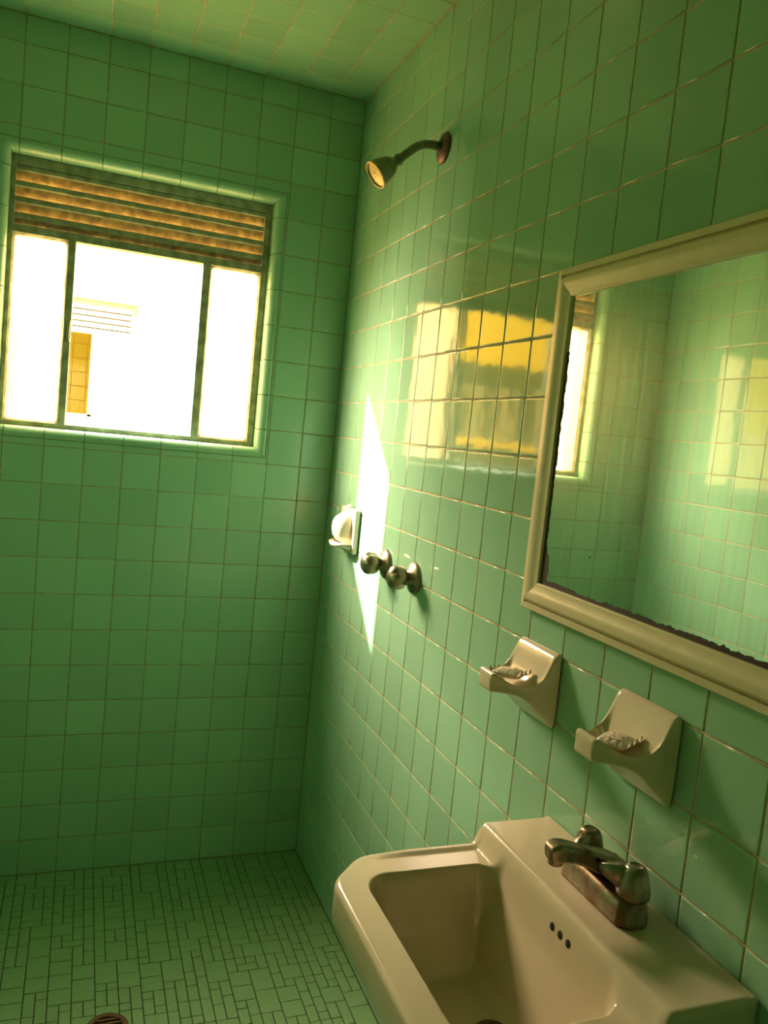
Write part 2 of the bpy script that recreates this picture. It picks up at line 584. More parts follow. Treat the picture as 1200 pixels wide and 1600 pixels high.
# ------------------------------------------------------------------ bullnose trim around the window
def bullnose():
    R_ = 0.024
    prof = [(0.0, 0.060), (0.0, 0.030)]
    for k in range(9):
        a = math.pi / 2 * k / 8
        prof.append((R_ - R_ * math.cos(a), 0.0235 - (R_ + 0.001) * math.sin(a)))
    prof += [(TW - 0.0022, -0.0012), (TW - 0.0008, -0.0004), (TW - 0.0006, 0.0018)]
    v, f, tone = [], [], []
    cx0, cx1, cz0, cz1 = OX0, OX1, OZ0, OZ1
    def side(a0, a1, fn, cuts):
        cuts = [c for c in cuts if a0 + .012 < c < a1 - .012]
        st = [a0] + cuts + [a1]
        for s0, s1 in zip(st, st[1:]):
            tn = rnd.random()
            ringset = []
            for s, g in ((s0, 1), (s1, -1)):
                base = len(v); ringset.append(base)
                for (d, y) in prof:
                    if s == a0: p = fn(a0 - d + 0.0009, d, y)
                    elif s == a1: p = fn(a1 + d - 0.0009, d, y)
                    else: p = fn(s + g * 0.0009, d, y)
                    v.append(p)
            n = len(prof)
            for k in range(n - 1):
                f.append((ringset[0] + k, ringset[0] + k + 1, ringset[1] + k + 1, ringset[1] + k)); tone.append(tn)
    side(cx0, cx1, lambda s, d, y: (s, y, cz1 + d * 0.94), colsx)
    side(cx0, cx1, lambda s, d, y: (s, y, cz0 - d), colsx)
    side(cz0, cz1, lambda s, d, y: (cx1 + d, y, s), rowsz)
    side(cz0, cz1, lambda s, d, y: (cx0 - d, y, s), rowsz)
    me = mesh_from('trim_1', v, f)
    fixnormals(me)
    # outward normals: towards the room
    at = me.attributes.new('tone', 'FLOAT', 'FACE'); at.data.foreach_set('value', tone)
    o = link('trim_1', me, [TRIM], smooth=True)
    return structure(o)
bullnose()
# ------------------------------------------------------------------ window
win = bpy.data.objects.new('window_1', None)
win.empty_display_size = 0.1
win.location = ((OX0 + OX1) / 2, 0.06, OZ0)
COL.objects.link(win)
structure(win)
WY0, WY1 = 0.054, 0.086
kids = []
ML0, ML1 = -0.849, -0.827       # left mullion
MR0, MR1 = -0.459, -0.434       # right mullion
TZ0, TZ1 = 1.921, 1.944         # transom
bm = bmesh.new()
bm_box(bm, (OX0, WY0, OZ0), (OX0 + .013, WY1, OZ1), .002)
bm_box(bm, (OX1 - .022, WY0, OZ0), (OX1, WY1, OZ1), .002)
bm_box(bm, (OX0 + .002, WY0 + .001, OZ1 - .025), (OX1 - .002, WY1, OZ1), .002)
bm_box(bm, (OX0 + .002, WY0 - .001, OZ0), (OX1 - .002, WY1, OZ0 + .015), .002)
kids.append(from_bm('window_frame', bm, WINPAINT))
kids.append(box('transom', (OX0 + .01, WY0 - .002, TZ0), (OX1 - .018, WY1, TZ1), WINPAINT, bevel=.002))
kids.append(box('mullion', (ML0, WY0 - .003, OZ0 + .012), (ML1, WY1, TZ0 + .002), WINPAINT, bevel=.002))
kids.append(box('mullion', (MR0, WY0 - .003, OZ0 + .012), (MR1, WY1, TZ0 + .002), WINPAINT, bevel=.002))

def ragged_pane(x0, x1, z0, z1, seed):
    """reeded frosted pane with a lumpy putty edge"""
    bm = bmesh.new()
    nx = int((x1 - x0) / 0.0035)
    for yy in (0.0685, 0.0725):
        vs0 = []; vs1 = []
        for i in range(nx + 1):
            x = x0 + (x1 - x0) * i / nx
            w = 0.0007 * (i % 2) * (1 if yy > 0.070 else -1)
            vs0.append(bm.verts.new((x, yy + w, z0))); vs1.append(bm.verts.new((x, yy + w, z1)))
        for i in range(nx):
            bm.faces.new((vs0[i], vs0[i + 1], vs1[i + 1], vs1[i]))
    return from_bm('window_pane', bm, PANE, fix=False)

def putty(x0, x1, z0, z1, seed):
    r_ = random.Random(seed)
    bm = bmesh.new()
    loop = []
    n = 44
    cw, ch = x1 - x0, z1 - z0
    def per(w, c):
        pts = []
        xa, xb, za, zb = x0 + w, x1 - w, z0 + w, z1 - w
        for k in range(8):
            a = math.pi / 2 * k / 7
            pts.append((xb - c + c * math.cos(a), zb - c + c * math.sin(a)))
        for k in range(1, 12): pts.append((xb - c - (xb - xa - 2 * c) * k / 12, zb))
        for k in range(8):
            a = math.pi / 2 + math.pi / 2 * k / 7
            pts.append((xa + c + c * math.cos(a), zb - c + c * math.sin(a)))
        for k in range(1, 30): pts.append((xa, zb - c - (zb - za - 2 * c) * k / 30))
        for k in range(8):
            a = math.pi + math.pi / 2 * k / 7
            pts.append((xa + c + c * math.cos(a), za + c + c * math.sin(a)))
        for k in range(1, 12): pts.append((xa + c + (xb - xa - 2 * c) * k / 12, za))
        for k in range(8):
            a = 1.5 * math.pi + math.pi / 2 * k / 7
            pts.append((xb - c + c * math.cos(a), za + c + c * math.sin(a)))
        for k in range(1, 30): pts.append((xb, za + c + (zb - za - 2 * c) * k / 30))
        return pts
    po = per(-0.002, 0.003); pi_ = per(0.0045, 0.012)
    pi_ = [(x + r_.uniform(-.0013, .0013), z + r_.uniform(-.0013, .0013)) for x, z in pi_]
    ring = []
    for (xo, zo), (xi, zi) in zip(po, pi_):
        ring.append([(xo, 0.060, zo), (xi * .6 + xo * .4, 0.062, zi * .6 + zo * .4), (xi, 0.0675, zi), (xo, 0.068, zo)])
    R = [[bm.verts.new(p) for p in r] for r in ring]
    for i in range(len(R)):
        A, B = R[i], R[(i + 1) % len(R)]
        for k in range(4):
            bm.faces.new((A[k], A[(k + 1) % 4], B[(k + 1) % 4], B[k]))
    return from_bm('putty_bead', bm, WINPAINT)

LP = (OX0 + .013, ML0, OZ0 + .015, TZ0)
RP = (MR1, OX1 - .022, OZ0 + .015, TZ0)
for i, q in enumerate((LP, RP)):
    kids.append(ragged_pane(q[0] - .001, q[1] + .001, q[2] - .001, q[3] + .001, i))
    kids.append(putty(*q, i + 3))

# louvre: four folded metal slats
LX0, LX1 = OX0 + .010, OX1 - .018
def louver_slat(zlo, zhi, zblade):
    """painted rolled lip between zlo and zhi at the room side; the rusty, bounce-tinted blade hangs from its lower edge, sloping outwards and down to zblade"""
    bm = bmesh.new()
    n = 60
    rings = []
    y0 = 0.0585
    th = .0018
    for i in range(n + 1):
        x = LX0 + (LX1 - LX0) * i / n
        w = noise.noise(Vector((x * 45, zlo * 9, 0))) * .0013
        mid = (zlo + zhi) / 2
        sec = [(y0 + .004, zhi), (y0 + .0005, mid + (zhi - mid) * .55), (y0 + .0005, mid - (mid - zlo) * .55), (y0 + .004, zlo + w),
               (y0 + .019, zblade + w), (y0 + .019 + th, zblade + .001 + w), (y0 + .008, zlo + .003), (y0 + .007, zhi - .001)]
        rings.append([(x, y, z) for y, z in sec])
    loft(bm, rings)
    bmesh.ops.recalc_face_normals(bm, faces=bm.faces)
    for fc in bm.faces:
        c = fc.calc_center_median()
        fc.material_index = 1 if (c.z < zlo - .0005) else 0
    return from_bm('louver_slat', bm, [WINPAINT, RUST_BOUNCE])
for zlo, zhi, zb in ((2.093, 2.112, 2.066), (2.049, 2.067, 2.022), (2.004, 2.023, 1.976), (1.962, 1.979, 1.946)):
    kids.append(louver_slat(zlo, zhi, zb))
# catch on the left mullion
bm = bmesh.new()
bm_box(bm, (ML0 + .001, WY0 - .010, 1.628), (ML0 + .006, WY0 - .003, 1.690), .0015)
bm_box(bm, (ML0 + .001, WY0 - .012, 1.678), (ML1 - .002, WY0 - .003, 1.690), .0015)
bm_box(bm, (ML0 + .001, WY0 - .012, 1.628), (ML1 - .002, WY0 - .003, 1.638), .0015)
bm_box(bm, (ML0 + .011, WY0 - .007, 1.634), (ML1 - .004, WY0 - .003, 1.684), .001)
kids.append(from_bm('window_catch', bm, CHROME))
reparent(win, kids)

# ------------------------------------------------------------------ building across the light well
NY = 2.40
nb = empty('exterior_building', (-1.0, NY + .1, 0.0),
           'sunlit cream building with a louvered window, seen through the open middle of the bathroom window', 'building')
kids = []
NWX0, NWX1, NWZ0, NWZ1 = -1.32, -0.556, 1.40, 2.035
bm = bmesh.new()
for lo, hi in (((-1.56, NY, -0.6), (NWX0, NY + .14, 2.55)), ((NWX1, NY, -0.6), (2.4, NY + .14, 2.55)),
               ((NWX0, NY, -0.6), (NWX1, NY + .14, NWZ0)), ((NWX0, NY, NWZ1), (NWX1, NY + .14, 2.55))):
    bm_box(bm, lo, hi)
kids.append(from_bm('wall', bm, CREAMWALL))
kids.append(box('yellow_wall_panel', (-2.75, NY + .02, 2.03), (-1.56, NY + .14, 2.55), YELLOWWALL))
kids.append(box('yellow_wall_panel', (1.0, NY - .02, 1.75), (2.4, NY + .01, 2.56), YELLOWWALL))
bm = bmesh.new()
bm_box(bm, (-2.75, NY + .02, 1.50), (-1.56, NY + .14, 2.03)); bm_box(bm, (-2.75, NY + .02, -.6), (-1.56, NY + .14, 1.45))
kids.append(from_bm('olive_wall_panel', bm, OLIVEWALL))
kids.append(box('yellow_ledge', (-2.75, NY, 1.45), (-1.56, NY + .14, 1.50), YELLOWWALL))
for xc, w in ((-1.70, .05), (-1.93, .06), (-2.2, .03)):
    kids.append(box('pale_pilaster', (xc - w, NY - .01, 1.50), (xc + w, NY + .03, 1.86), simple('tan_plaster', (0.46, 0.37, 0.15), 0.8)))
# trim frame, louvre and panes of its window
bm = bmesh.new()
bm_box(bm, (NWX0, NY + .0, 1.872), (NWX1, NY + .05, 1.90))
bm_box(bm, (-0.765, NY + .0, NWZ0), (-0.742, NY + .05, 1.872))
bm_box(bm, (NWX0, NY + .0, NWZ0), (NWX1, NY + .05, NWZ0 + .012))
kids.append(from_bm('window_frame', bm, WHITEPAINT))
bm = bmesh.new()
bm_box(bm, (NWX0 - .03, NY - .012, NWZ1 + .012), (NWX1 + .024, NY + .01, NWZ1 + .024))
bm_box(bm, (NWX1 + .016, NY - .011, NWZ1 - .03), (NWX1 + .024, NY + .009, NWZ1 + .013))
kids.append(from_bm('window_edge_strip', bm, simple('yellow_green_tile_edge', (.62, .60, .07), .5)))
for k in range(4):
    z = 1.905 + k * .033
    bm = bmesh.new()
    rings = [[(x, NY + .0, z + .002), (x, NY + .0, z + .026), (x, NY + .03, z + .034), (x, NY + .034, z + .03), (x, NY + .006, z + .024), (x, NY + .006, z + .002)] for x in (NWX0, NWX1)]
    loft(bm, rings)
    kids.append(from_bm('louver_slat', bm, WHITEPAINT))
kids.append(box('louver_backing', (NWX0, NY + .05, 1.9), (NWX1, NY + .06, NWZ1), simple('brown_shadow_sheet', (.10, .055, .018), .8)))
kids.append(box('window_pane', (-0.744, NY + .022, NWZ0 + .01), (NWX1, NY + .028, 1.874), MILKY))
# the tiled room behind the opening, with a ceiling gap added to light its far wall
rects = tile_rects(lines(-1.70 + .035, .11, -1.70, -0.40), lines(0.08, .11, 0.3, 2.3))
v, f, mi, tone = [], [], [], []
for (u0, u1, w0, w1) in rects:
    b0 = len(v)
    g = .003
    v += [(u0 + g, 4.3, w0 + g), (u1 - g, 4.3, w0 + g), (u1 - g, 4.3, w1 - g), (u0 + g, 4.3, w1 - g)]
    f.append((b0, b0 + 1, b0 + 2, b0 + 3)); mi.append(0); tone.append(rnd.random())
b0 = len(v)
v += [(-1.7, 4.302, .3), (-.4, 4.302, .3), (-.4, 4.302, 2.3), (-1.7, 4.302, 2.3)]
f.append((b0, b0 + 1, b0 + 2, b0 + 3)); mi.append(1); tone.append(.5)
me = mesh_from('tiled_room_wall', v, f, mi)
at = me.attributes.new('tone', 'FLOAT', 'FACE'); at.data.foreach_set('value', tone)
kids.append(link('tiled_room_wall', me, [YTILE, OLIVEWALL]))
kids.append(box('room_side_wall', (-1.75, NY + .14, .3), (-1.70, 4.32, 2.3), CREAMWALL))
kids.append(box('room_side_wall', (-.40, NY + .14, .3), (-.35, 4.32, 2.3), CREAMWALL))
kids.append(box('room_ceiling', (-1.75, NY + .14, 2.3), (-.35, 4.255, 2.34), CREAMWALL))
reparent(nb, kids)

# ------------------------------------------------------------------ washbasin
SX0, SY0, SY1 = -0.398, -1.899, -1.446      # front, near end, far end
SYC = (SY0 + SY1) / 2
RIMZ, LEDZ = 0.800, 0.837

def sstep(a, b, x):
    t = max(0.0, min(1.0, (x - a) / (b - a)))
    return t * t * (3 - 2 * t)

def basin():
    # outline (counter-clockwise), chamfered front corners with a little rounding
    c = 0.062
    poly = [(-0.0015, SY1), (-0.0015, SY0), (SX0 + c * .95, SY0), (SX0, SY0 + c), (SX0, SY1 - c), (SX0 + c * .95, SY1)]
    def rounded(poly, rad):
        out = []
        n = len(poly)
        for i in range(n):
            p0, p1, p2 = Vector(poly[i - 1]), Vector(poly[i]), Vector(poly[(i + 1) % n])
            r = rad if i not in (0, 1) else 0.004
            a = p1 + (p0 - p1).normalized() * r
            b = p1 + (p2 - p1).normalized() * r
            for k in range(7):
                t = k / 6
                out.append((1 - t) ** 2 * a + 2 * t * (1 - t) * p1 + t * t * b)
        return out
    pl = rounded(poly, 0.022)
    cen = Vector((-0.20, SYC))
    # resample by angle
    NA, NR = 288, 120
    def ray_hit(a, pl):
        d = Vector((math.cos(a), math.sin(a)))
        best = None
        for i in range(len(pl)):
            p, q = pl[i], pl[(i + 1) % len(pl)]
            e = q - p
            den = d.x * e.y - d.y * e.x
            if abs(den) < 1e-12: continue
            w = p - cen
            t = (w.x * e.y - w.y * e.x) / den
            s = (w.x * d.y - w.y * d.x) / den
            if t > 0 and -1e-6 <= s <= 1 + 1e-6 and (best is None or t < best): best = t
        return best
    # equal-ish spacing: walk along the perimeter, take angles
    per = []
    tot = sum((pl[(i + 1) % len(pl)] - pl[i]).length for i in range(len(pl)))
    step = tot / NA
    acc = 0; i = 0; pos = 0.0
    pts = []
    seg = [(pl[k], pl[(k + 1) % len(pl)]) for k in range(len(pl))]
    for k in range(NA):
        target = k * step
        while acc + (seg[i][1] - seg[i][0]).length < target:
            acc += (seg[i][1] - seg[i][0]).length; i += 1
        t = (target - acc) / max(1e-9, (seg[i][1] - seg[i][0]).length)
        pts.append(seg[i][0].lerp(seg[i][1], t))
    def sd_round_rect(x, y, cx, cy, hx, hy, r):
        qx, qy = abs(x - cx) - hx + r, abs(y - cy) - hy + r
        return math.hypot(max(qx, 0), max(qy, 0)) + min(max(qx, qy), 0) - r
    BX0, BX1 = -0.347, -0.142
    BY0, BY1 = -1.833, -1.513
    def edge_dist(x, y):
        d = 1e9
        for p, q in seg:
            e = q - p
            t = max(0, min(1, ((x - p.x) * e.x + (y - p.y) * e.y) / max(1e-12, e.length_squared)))
            d = min(d, math.hypot(x - p.x - e.x * t, y - p.y - e.y * t))
        return d
    def h(x, y, ed):
        # deck and raised tap ledge
        led = sstep(-0.147, -0.124, x)
        z = RIMZ + (LEDZ - RIMZ) * led
        # raised lip along the outer edge of the side decks
        if x < -0.13 and ed < 0.03:
            z += 0.0035 * (1 - sstep(0.012, 0.024, ed)) * sstep(-0.335, -0.25, x) * (1 - led)
        # bowl
        bx0, bx1 = BX0, BX1 + 0.004
        d = -sd_round_rect(x, y, (bx0 + bx1) / 2, (BY0 + BY1) / 2, (bx1 - bx0) / 2, (BY1 - BY0) / 2, 0.034)
        if d > -0.008:
            u = d + 0.006
            if u > 0:
                s1 = min(u / 0.020, 1.0)
                fall = 0.060 * s1 * s1 * (3 - 2 * s1)              # rolled edge, steep side
                s2 = max(0.0, min((u - 0.010) / 0.055, 1.0))
                fall += 0.075 * (1 - (1 - s2) ** 2)
                # the ledge side slopes more gently down to the bowl
                zb = RIMZ - 0.001 - fall
                k = sstep(-0.225, -0.125, x)
                zs = LEDZ - 0.004 - (0.0 if x > -0.122 else 3.0 * (-0.122 - x))
                z = min(z, zb) if x < -0.16 else z
                zz = max(zb, min(zs, LEDZ))
                inside = sstep(0.0, 0.012, u)
                if x > -0.24:
                    z = (zz if zz < LEDZ else z) * inside + z * (1 - inside)
                else:
                    z = zb * inside + z * (1 - inside)
        # rounded outer arris
        r = 0.010
        if ed < r and x < -0.012:
            z -= r - math.sqrt(max(0.0, r * r - (r - ed) ** 2))
        elif ed < 0.004:
            z -= 0.004 - math.sqrt(max(0.0, 0.004 ** 2 - (0.004 - ed) ** 2))
        return z
    v, f = [], []
    # radial stations, denser at the outer edge
    ss = [0.0]
    for k in range(1, NR + 1):
        t = k / NR
        ss.append(1 - (1 - t) ** 1.35 if t < 1 else 1.0)
    ss = sorted(set(ss))
    v.append((cen.x, cen.y, h(cen.x, cen.y, 1)))
    rings = []
    for s in ss[1:]:
        ring = []
        for p in pts:
            q = cen + (p - cen) * s
            ed = edge_dist(q.x, q.y) if s > 0.6 else 1
            ring.append(len(v)); v.append((q.x, q.y, h(q.x, q.y, ed)))
        rings.append(ring)
    for k in range(NA): f.append((0, rings[0][k], rings[0][(k + 1) % NA]))
    for A, B in zip(rings, rings[1:]):
        for k in range(NA): f.append((A[k], B[k], B[(k + 1) % NA], A[(k + 1) % NA]))
    # apron and underside
    prev = rings[-1]
    back = -0.0015
    for (dz, sx_, sy_) in ((0.026, 1, 1), (0.050, 1.0, 1.0), (0.058, .992, .992), (0.064, .97, .975), (0.10, .93, .93), (0.15, .84, .84), (0.19, .70, .70), (0.215, .52, .5), (0.222, .3, .25)):
        ring = []
        for p in pts:
            x = back + (p.x - back) * sx_
            y = SYC + (p.y - SYC) * sy_
            zt = LEDZ if p.x > -0.125 else RIMZ
            top = v[rings[-1][len(ring)]][2]
            z = min(RIMZ - dz, top - 0.002)
            ring.append(len(v)); v.append((x, y, z))
        for k in range(NA): f.append((prev[k], ring[k], ring[(k + 1) % NA], prev[(k + 1) % NA]))
        prev = ring
    f.append(tuple(prev))
    me = mesh_from('basin_body', v, f)
    fixnormals(me)
    return link('basin_body', me, [PORCELAIN], smooth=True), h
wb = empty('washbasin', (-0.2, SYC, 0.58), 'white porcelain washbasin with chamfered corners fixed to the tiled wall under the mirror', 'sink')
bo, hfun = basin()
kids = [bo]
# overflow holes in the sloping back of the bowl
def on_slope(y, z):
    # find x on the back slope where height is z
    best = min((abs(hfun(-0.12 - i * .0005, y, 1) - z), -0.12 - i * .0005) for i in range(160))
    return best[1]
for yo in (-1.678, -1.697, -1.716):
    x = on_slope(yo, 0.803)
    dx = 0.004
    sl = (hfun(x + dx, yo, 1) - hfun(x - dx, yo, 1)) / (2 * dx)
    nrm = Vector((-sl, 0, 1)).normalized()
    kids.append(lathe('overflow_hole', [(0.0, .0006), (.0046, .0006), (.0052, .0003), (.0056, -.002)], BLACK, None, (x, yo, 0.803), nrm, 20))
DX, DY = -0.214, -1.684
dzz = hfun(DX, DY, 1)
kids.append(lathe('drain', [(0.026, -.006), (.026, .0015), (.0245, .003), (.020, .002), (.017, -.001), (0.0, -.0015)], BROWNIRON, None, (DX, DY, dzz), (0, 0, 1), 32))
kids.append(lathe('drain_hole', [(0.0, .0008), (.0168, .0004), (.0168, -.003)], BLACK, None, (DX, DY, dzz), (0, 0, 1), 32))
reparent(wb, kids)

# ------------------------------------------------------------------ faucet
FX, FY = -0.062, -1.679
fc = empty('faucet', (FX, FY, LEDZ), 'stained chrome two handle faucet on the ledge of the white washbasin', 'faucet')
kids = []
bm = bmesh.new()
def base_ring(z, hy, hx, ch):
    # oblong with cut corners
    pts = [(-hx, -hy + ch), (-hx + ch, -hy), (hx - ch, -hy), (hx, -hy + ch), (hx, hy - ch), (hx - ch, hy), (-hx + ch, hy), (-hx, hy - ch)]
    return [(FX + a, FY + b, z) for a, b in pts]
loft(bm, [base_ring(LEDZ - .0005, .076, .026, .013), base_ring(LEDZ + .006, .0765, .0265, .013), base_ring(LEDZ + .024, .073, .0235, .012), base_ring(LEDZ + .031, .070, .0205, .011), base_ring(LEDZ + .033, .066, .017, .01)])
bmesh.ops.bevel(bm, geom=list(bm.edges), offset=.0016, segments=2, affect='EDGES')
o = from_bm('faucet_base', bm, OLDCHROME, None, True); wn(o); kids.append(o)
# spout: wedge body rising from the middle, long nose out over the bowl, drop outlet
def rr(cx, cz, hw, hh, tilt, n=5, r=.45):
    """rounded rectangle section in the y / up plane, up tilted in xz"""
    pts = []
    rad = min(hw, hh) * r
    for (sx_, sz_) in ((1, 1), (-1, 1), (-1, -1), (1, -1)):
        a0 = {(1, 1): 0, (-1, 1): 90, (-1, -1): 180, (1, -1): 270}[(sx_, sz_)]
        for k in range(n):
            a = math.radians(a0 + 90 * k / (n - 1))
            yy = sx_ * (hw - rad) + rad * math.cos(a)
            zz = sz_ * (hh - rad) + rad * math.sin(a)
            pts.append((cx + zz * math.sin(tilt), FY + yy, cz + zz * math.cos(tilt)))
    return pts
bm = bmesh.new()
loft(bm, [rr(-.034, .878, .014, .006, .5), rr(-.042, .881, .017, .011, .35), rr(-.060, .885, .0175, .0150, .25), rr(-.080, .892, .0150, .0140, .25), rr(-.100, .900, .0130, .0120, .22),
          rr(-.120, .907, .0125, .0115, .18), rr(-.136, .9105, .0135, .0130, .12), rr(-.148, .9110, .0140, .0140, .0), rr(-.156, .9100, .0125, .0120, -.15), rr(-.160, .9095, .007, .007, -.2)])
o = from_bm('spout', bm, OLDCHROME, None, True); wn(o); kids.append(o)
kids.append(lathe('spout_outlet', [(0, 0), (.0095, 0), (.0105, .002), (.0105, .012), (0, .012)], OLDCHROME, None, (-.146, FY, .8935), (0, 0, 1), 24))
# handles: tapered domes with a flat wedge lever each
def handle(y, lever):
    bm = bmesh.new()
    bm_lathe(bm, [(0, .0), (.0205, .0), (.0225, .002), (.0225, .008), (.0205, .020), (.0175, .032), (.0135, .040), (.009, .0425), (.0085, .041), (0, .0405)], 28,
             axis_mtx((FX + .006, y, LEDZ + .031), (0, 0, 1)))
    L = Vector((lever[0], lever[1], 0)).normalized()
    Nn = Vector((-L.y, L.x, 0))
    O = Vector((FX + .006, y, LEDZ + .031))
    rings = []
    for (t, w, zb, zt) in ((.004, .013, .012, .0405), (.020, .011, .012, .039), (.034, .008, .018, .0365), (.046, .0035, .026, .034)):
        rings.append([O + L * t + Nn * w + Vector((0, 0, zb)), O + L * t + Nn * w * .75 + Vector((0, 0, zt)), O + L * t - Nn * w * .75 + Vector((0, 0, zt)), O + L * t - Nn * w + Vector((0, 0, zb))])
    loft(bm, rings)
    o = from_bm('faucet_handle', bm, OLDCHROME, None, True); wn(o)
    return o
kids.append(handle(FY - .051, (-.75, .65)))
kids.append(handle(FY + .051, (-.55, -.3)))
reparent(fc, kids)

# ------------------------------------------------------------------ ceramic soap dishes
DISH_E = [(0, 1.107), (.008, 1.1065), (.014, 1.101), (.020, 1.090), (.028, 1.074), (.038, 1.062), (.050, 1.055), (.062, 1.0525), (.075, 1.054), (.088, 1.059), (.097, 1.0625), (.102, 1.0635), (.1065, 1.0625), (.1085, 1.059)]
DISH_B = [(0, .978), (.006, .979), (.012, .984), (.022, .994), (.036, 1.007), (.050, 1.020), (.060, 1.0275), (.072, 1.031), (.090, 1.031), (.100, 1.031), (.1065, 1.0315), (.1085, 1.036)]
DISH_W = [(0, .0640), (.010, .0638), (.016, .0625), (.030, .0605), (.050, .0560), (.064, .0480), (.076, .0415), (.090, .0320), (.102, .0245), (.1065, .0225), (.1085, .0205)]
def interp(tab, x):
    for (a, b), (c, d) in zip(tab, tab[1:]):
        if x <= c: return b + (d - b) * (x - a) / (c - a)
    return tab[-1][1]
def soap_dish_mesh():
    """local: wall plane x=0, projecting to -x, centred on y=0, z absolute minus 0.978"""
    xs = [0, .003, .006, .008, .011, .014, .017, .020, .024, .028, .033, .038, .044, .050, .056, .062, .068, .075, .082, .088, .093, .097, .100, .1035, .105, .1060, .1068, .1076, .1085]
    bm = bmesh.new()
    rings = []
    nt_ = 24
    for x in xs:
        e, b, w = interp(DISH_E, x), interp(DISH_B, x), interp(DISH_W, x)
        sc = 0.016 * sstep(.012, .035, x) * (1 - sstep(.080, .098, x))
        ring = []
        for k in range(nt_ + 1):
            u = -1 + 2 * k / nt_
            wu = w * u
            rim = min(1.0, (1 - abs(u)) / .16)
            z = e - sc * sstep(0, 1, rim) - .0025 * (1 - min(1, (1 - abs(u)) / .06)) ** 2
            ring.append((-x, wu, z - .978))
        hgt = e - b
        for k in range(1, 5):
            t = k / 5
            bulge = 1 - .10 * math.sin(math.pi * t) * sstep(.02, .06, x)
            ring.append((-x, w * bulge, e - .0025 - (hgt - .004) * t - .978))
        for k in range(nt_ + 1):
            u = 1 - 2 * k / nt_
            ring.append((-x, w * .97 * u, b + .0015 * max(0, abs(u) - .8) / .2 - .978))
        for k in range(1, 5):
            t = 1 - k / 5
            bulge = 1 - .10 * math.sin(math.pi * t) * sstep(.02, .06, x)
            ring.append((-x, -w * bulge, e - .0025 - (hgt - .004) * t - .978))
        rings.append(ring)
    loft(bm, rings)
    bmesh.ops.recalc_face_normals(bm, faces=bm.faces)
    me = bpy.data.meshes.new('soap_dish'); bm.to_mesh(me); bm.free()
    return me
dme = soap_dish_mesh()
dishA = link('soap_dish', dme, [CERAMIC], smooth=True, loc=(-.0003, -1.367, .978))
dishA['label'] = 'white ceramic soap dish on the wall under the far lower corner of the mirror frame'
dishA['category'] = 'soap dish'
dishA['group'] = 'soap dishes above the basin'
dishB = dishA.copy(); COL.objects.link(dishB)
dishB.location = (-.0003, -1.657, .978)
dishB['label'] = 'white ceramic soap dish on the wall directly above the faucet'
for d in (dishA, dishB):
    md = d.modifiers.new('smooth_surface', 'SUBSURF'); md.levels = 1; md.render_levels = 1

def soap_packet(name, seed):
    """wrapped soap: pillow with crimped, crinkled film ends; red print on some faces"""
    r_ = random.Random(seed)
    nu, nv = 44, 20
    L_, Wd, Hh = .0315, .0185, .0090
    v, f, mi = [], [], []
    def P(u, w, s):
        body = max(0.0, 1 - abs(u / .74) ** 4) if abs(u) < .74 else 0.0
        prof = (max(0.0, 1 - abs(w) ** 2.6)) ** .6
        t = Hh * body ** .5 * prof * s
        cr_ = noise.noise(Vector((u * 5 + seed, w * 4, s * 3))) * .0016 + noise.noise(Vector((u * 13, w * 11 + seed, s * 5))) * .0008
        fin = 0.0
        if abs(u) > .70:
            q = (abs(u) - .70) / .3
            fin = .0040 * q * math.sin(w * 9 + seed) + .006 * q * q
        width = Wd * (1 - .10 * abs(u) ** 3 + .12 * max(0, abs(u) - .8) / .2)
        return Vector((u * L_, w * width, t + (cr_ if s > 0 else cr_ * .4) + fin))
    idx = {}
    for s in (1, -1):
        for i in range(nu + 1):
            for j in range(nv + 1):
                u, w = -1 + 2 * i / nu, -1 + 2 * j / nv
                idx[(s, i, j)] = len(v)
                p = P(u, w, s)
                if s < 0: p.z -= .0003
                v.append(p)
        for i in range(nu):
            for j in range(nv):
                q = (idx[(s, i, j)], idx[(s, i + 1, j)], idx[(s, i + 1, j + 1)], idx[(s, i, j + 1)])
                f.append(q if s > 0 else tuple(reversed(q)))
                u, w = -1 + 2 * (i + .5) / nu, -1 + 2 * (j + .5) / nv
                red = False
                if s > 0:
                    red = (.50 < u < .62 and -.95 < w < -.45) or (-.30 < u < .12 and -.62 < w < -.30 and (i + j) % 3 != 0) \
                        or (-.5 < u < .3 and .55 < w < .7 and i % 3 != 1) or (-.05 < u < .10 and .05 < w < .35)
                mi.append(1 if red else 0)
    for i in range(nu):
        for j in (0, nv):
            a, b, c, d = idx[(1, i, j)], idx[(1, i + 1, j)], idx[(-1, i + 1, j)], idx[(-1, i, j)]
            f.append((a, b, c, d)); mi.append(0)
    me = mesh_from(name, v, f, mi)
    fixnormals(me)
    return link(name, me, [WRAP, REDINK], smooth=True)
pA = soap_packet('soap_packet', 2)
pA.location = (-.062, -1.368, 1.0581)
pA.rotation_euler = (math.radians(4), math.radians(6), math.radians(118))
pA['label'] = 'small soap in clear red-printed wrapper lying in the farther soap dish'
pA['category'] = 'soap'; pA['group'] = 'wrapped soaps in the dishes'
pB = soap_packet('soap_packet', 9)
pB.location = (-.0575, -1.659, 1.0521)
pB.rotation_euler = (math.radians(-5), math.radians(8), math.radians(112))
pB['label'] = 'small soap in clear red-printed wrapper lying in the nearer soap dish above the faucet'
pB['category'] = 'soap'; pB['group'] = 'wrapped soaps in the dishes'

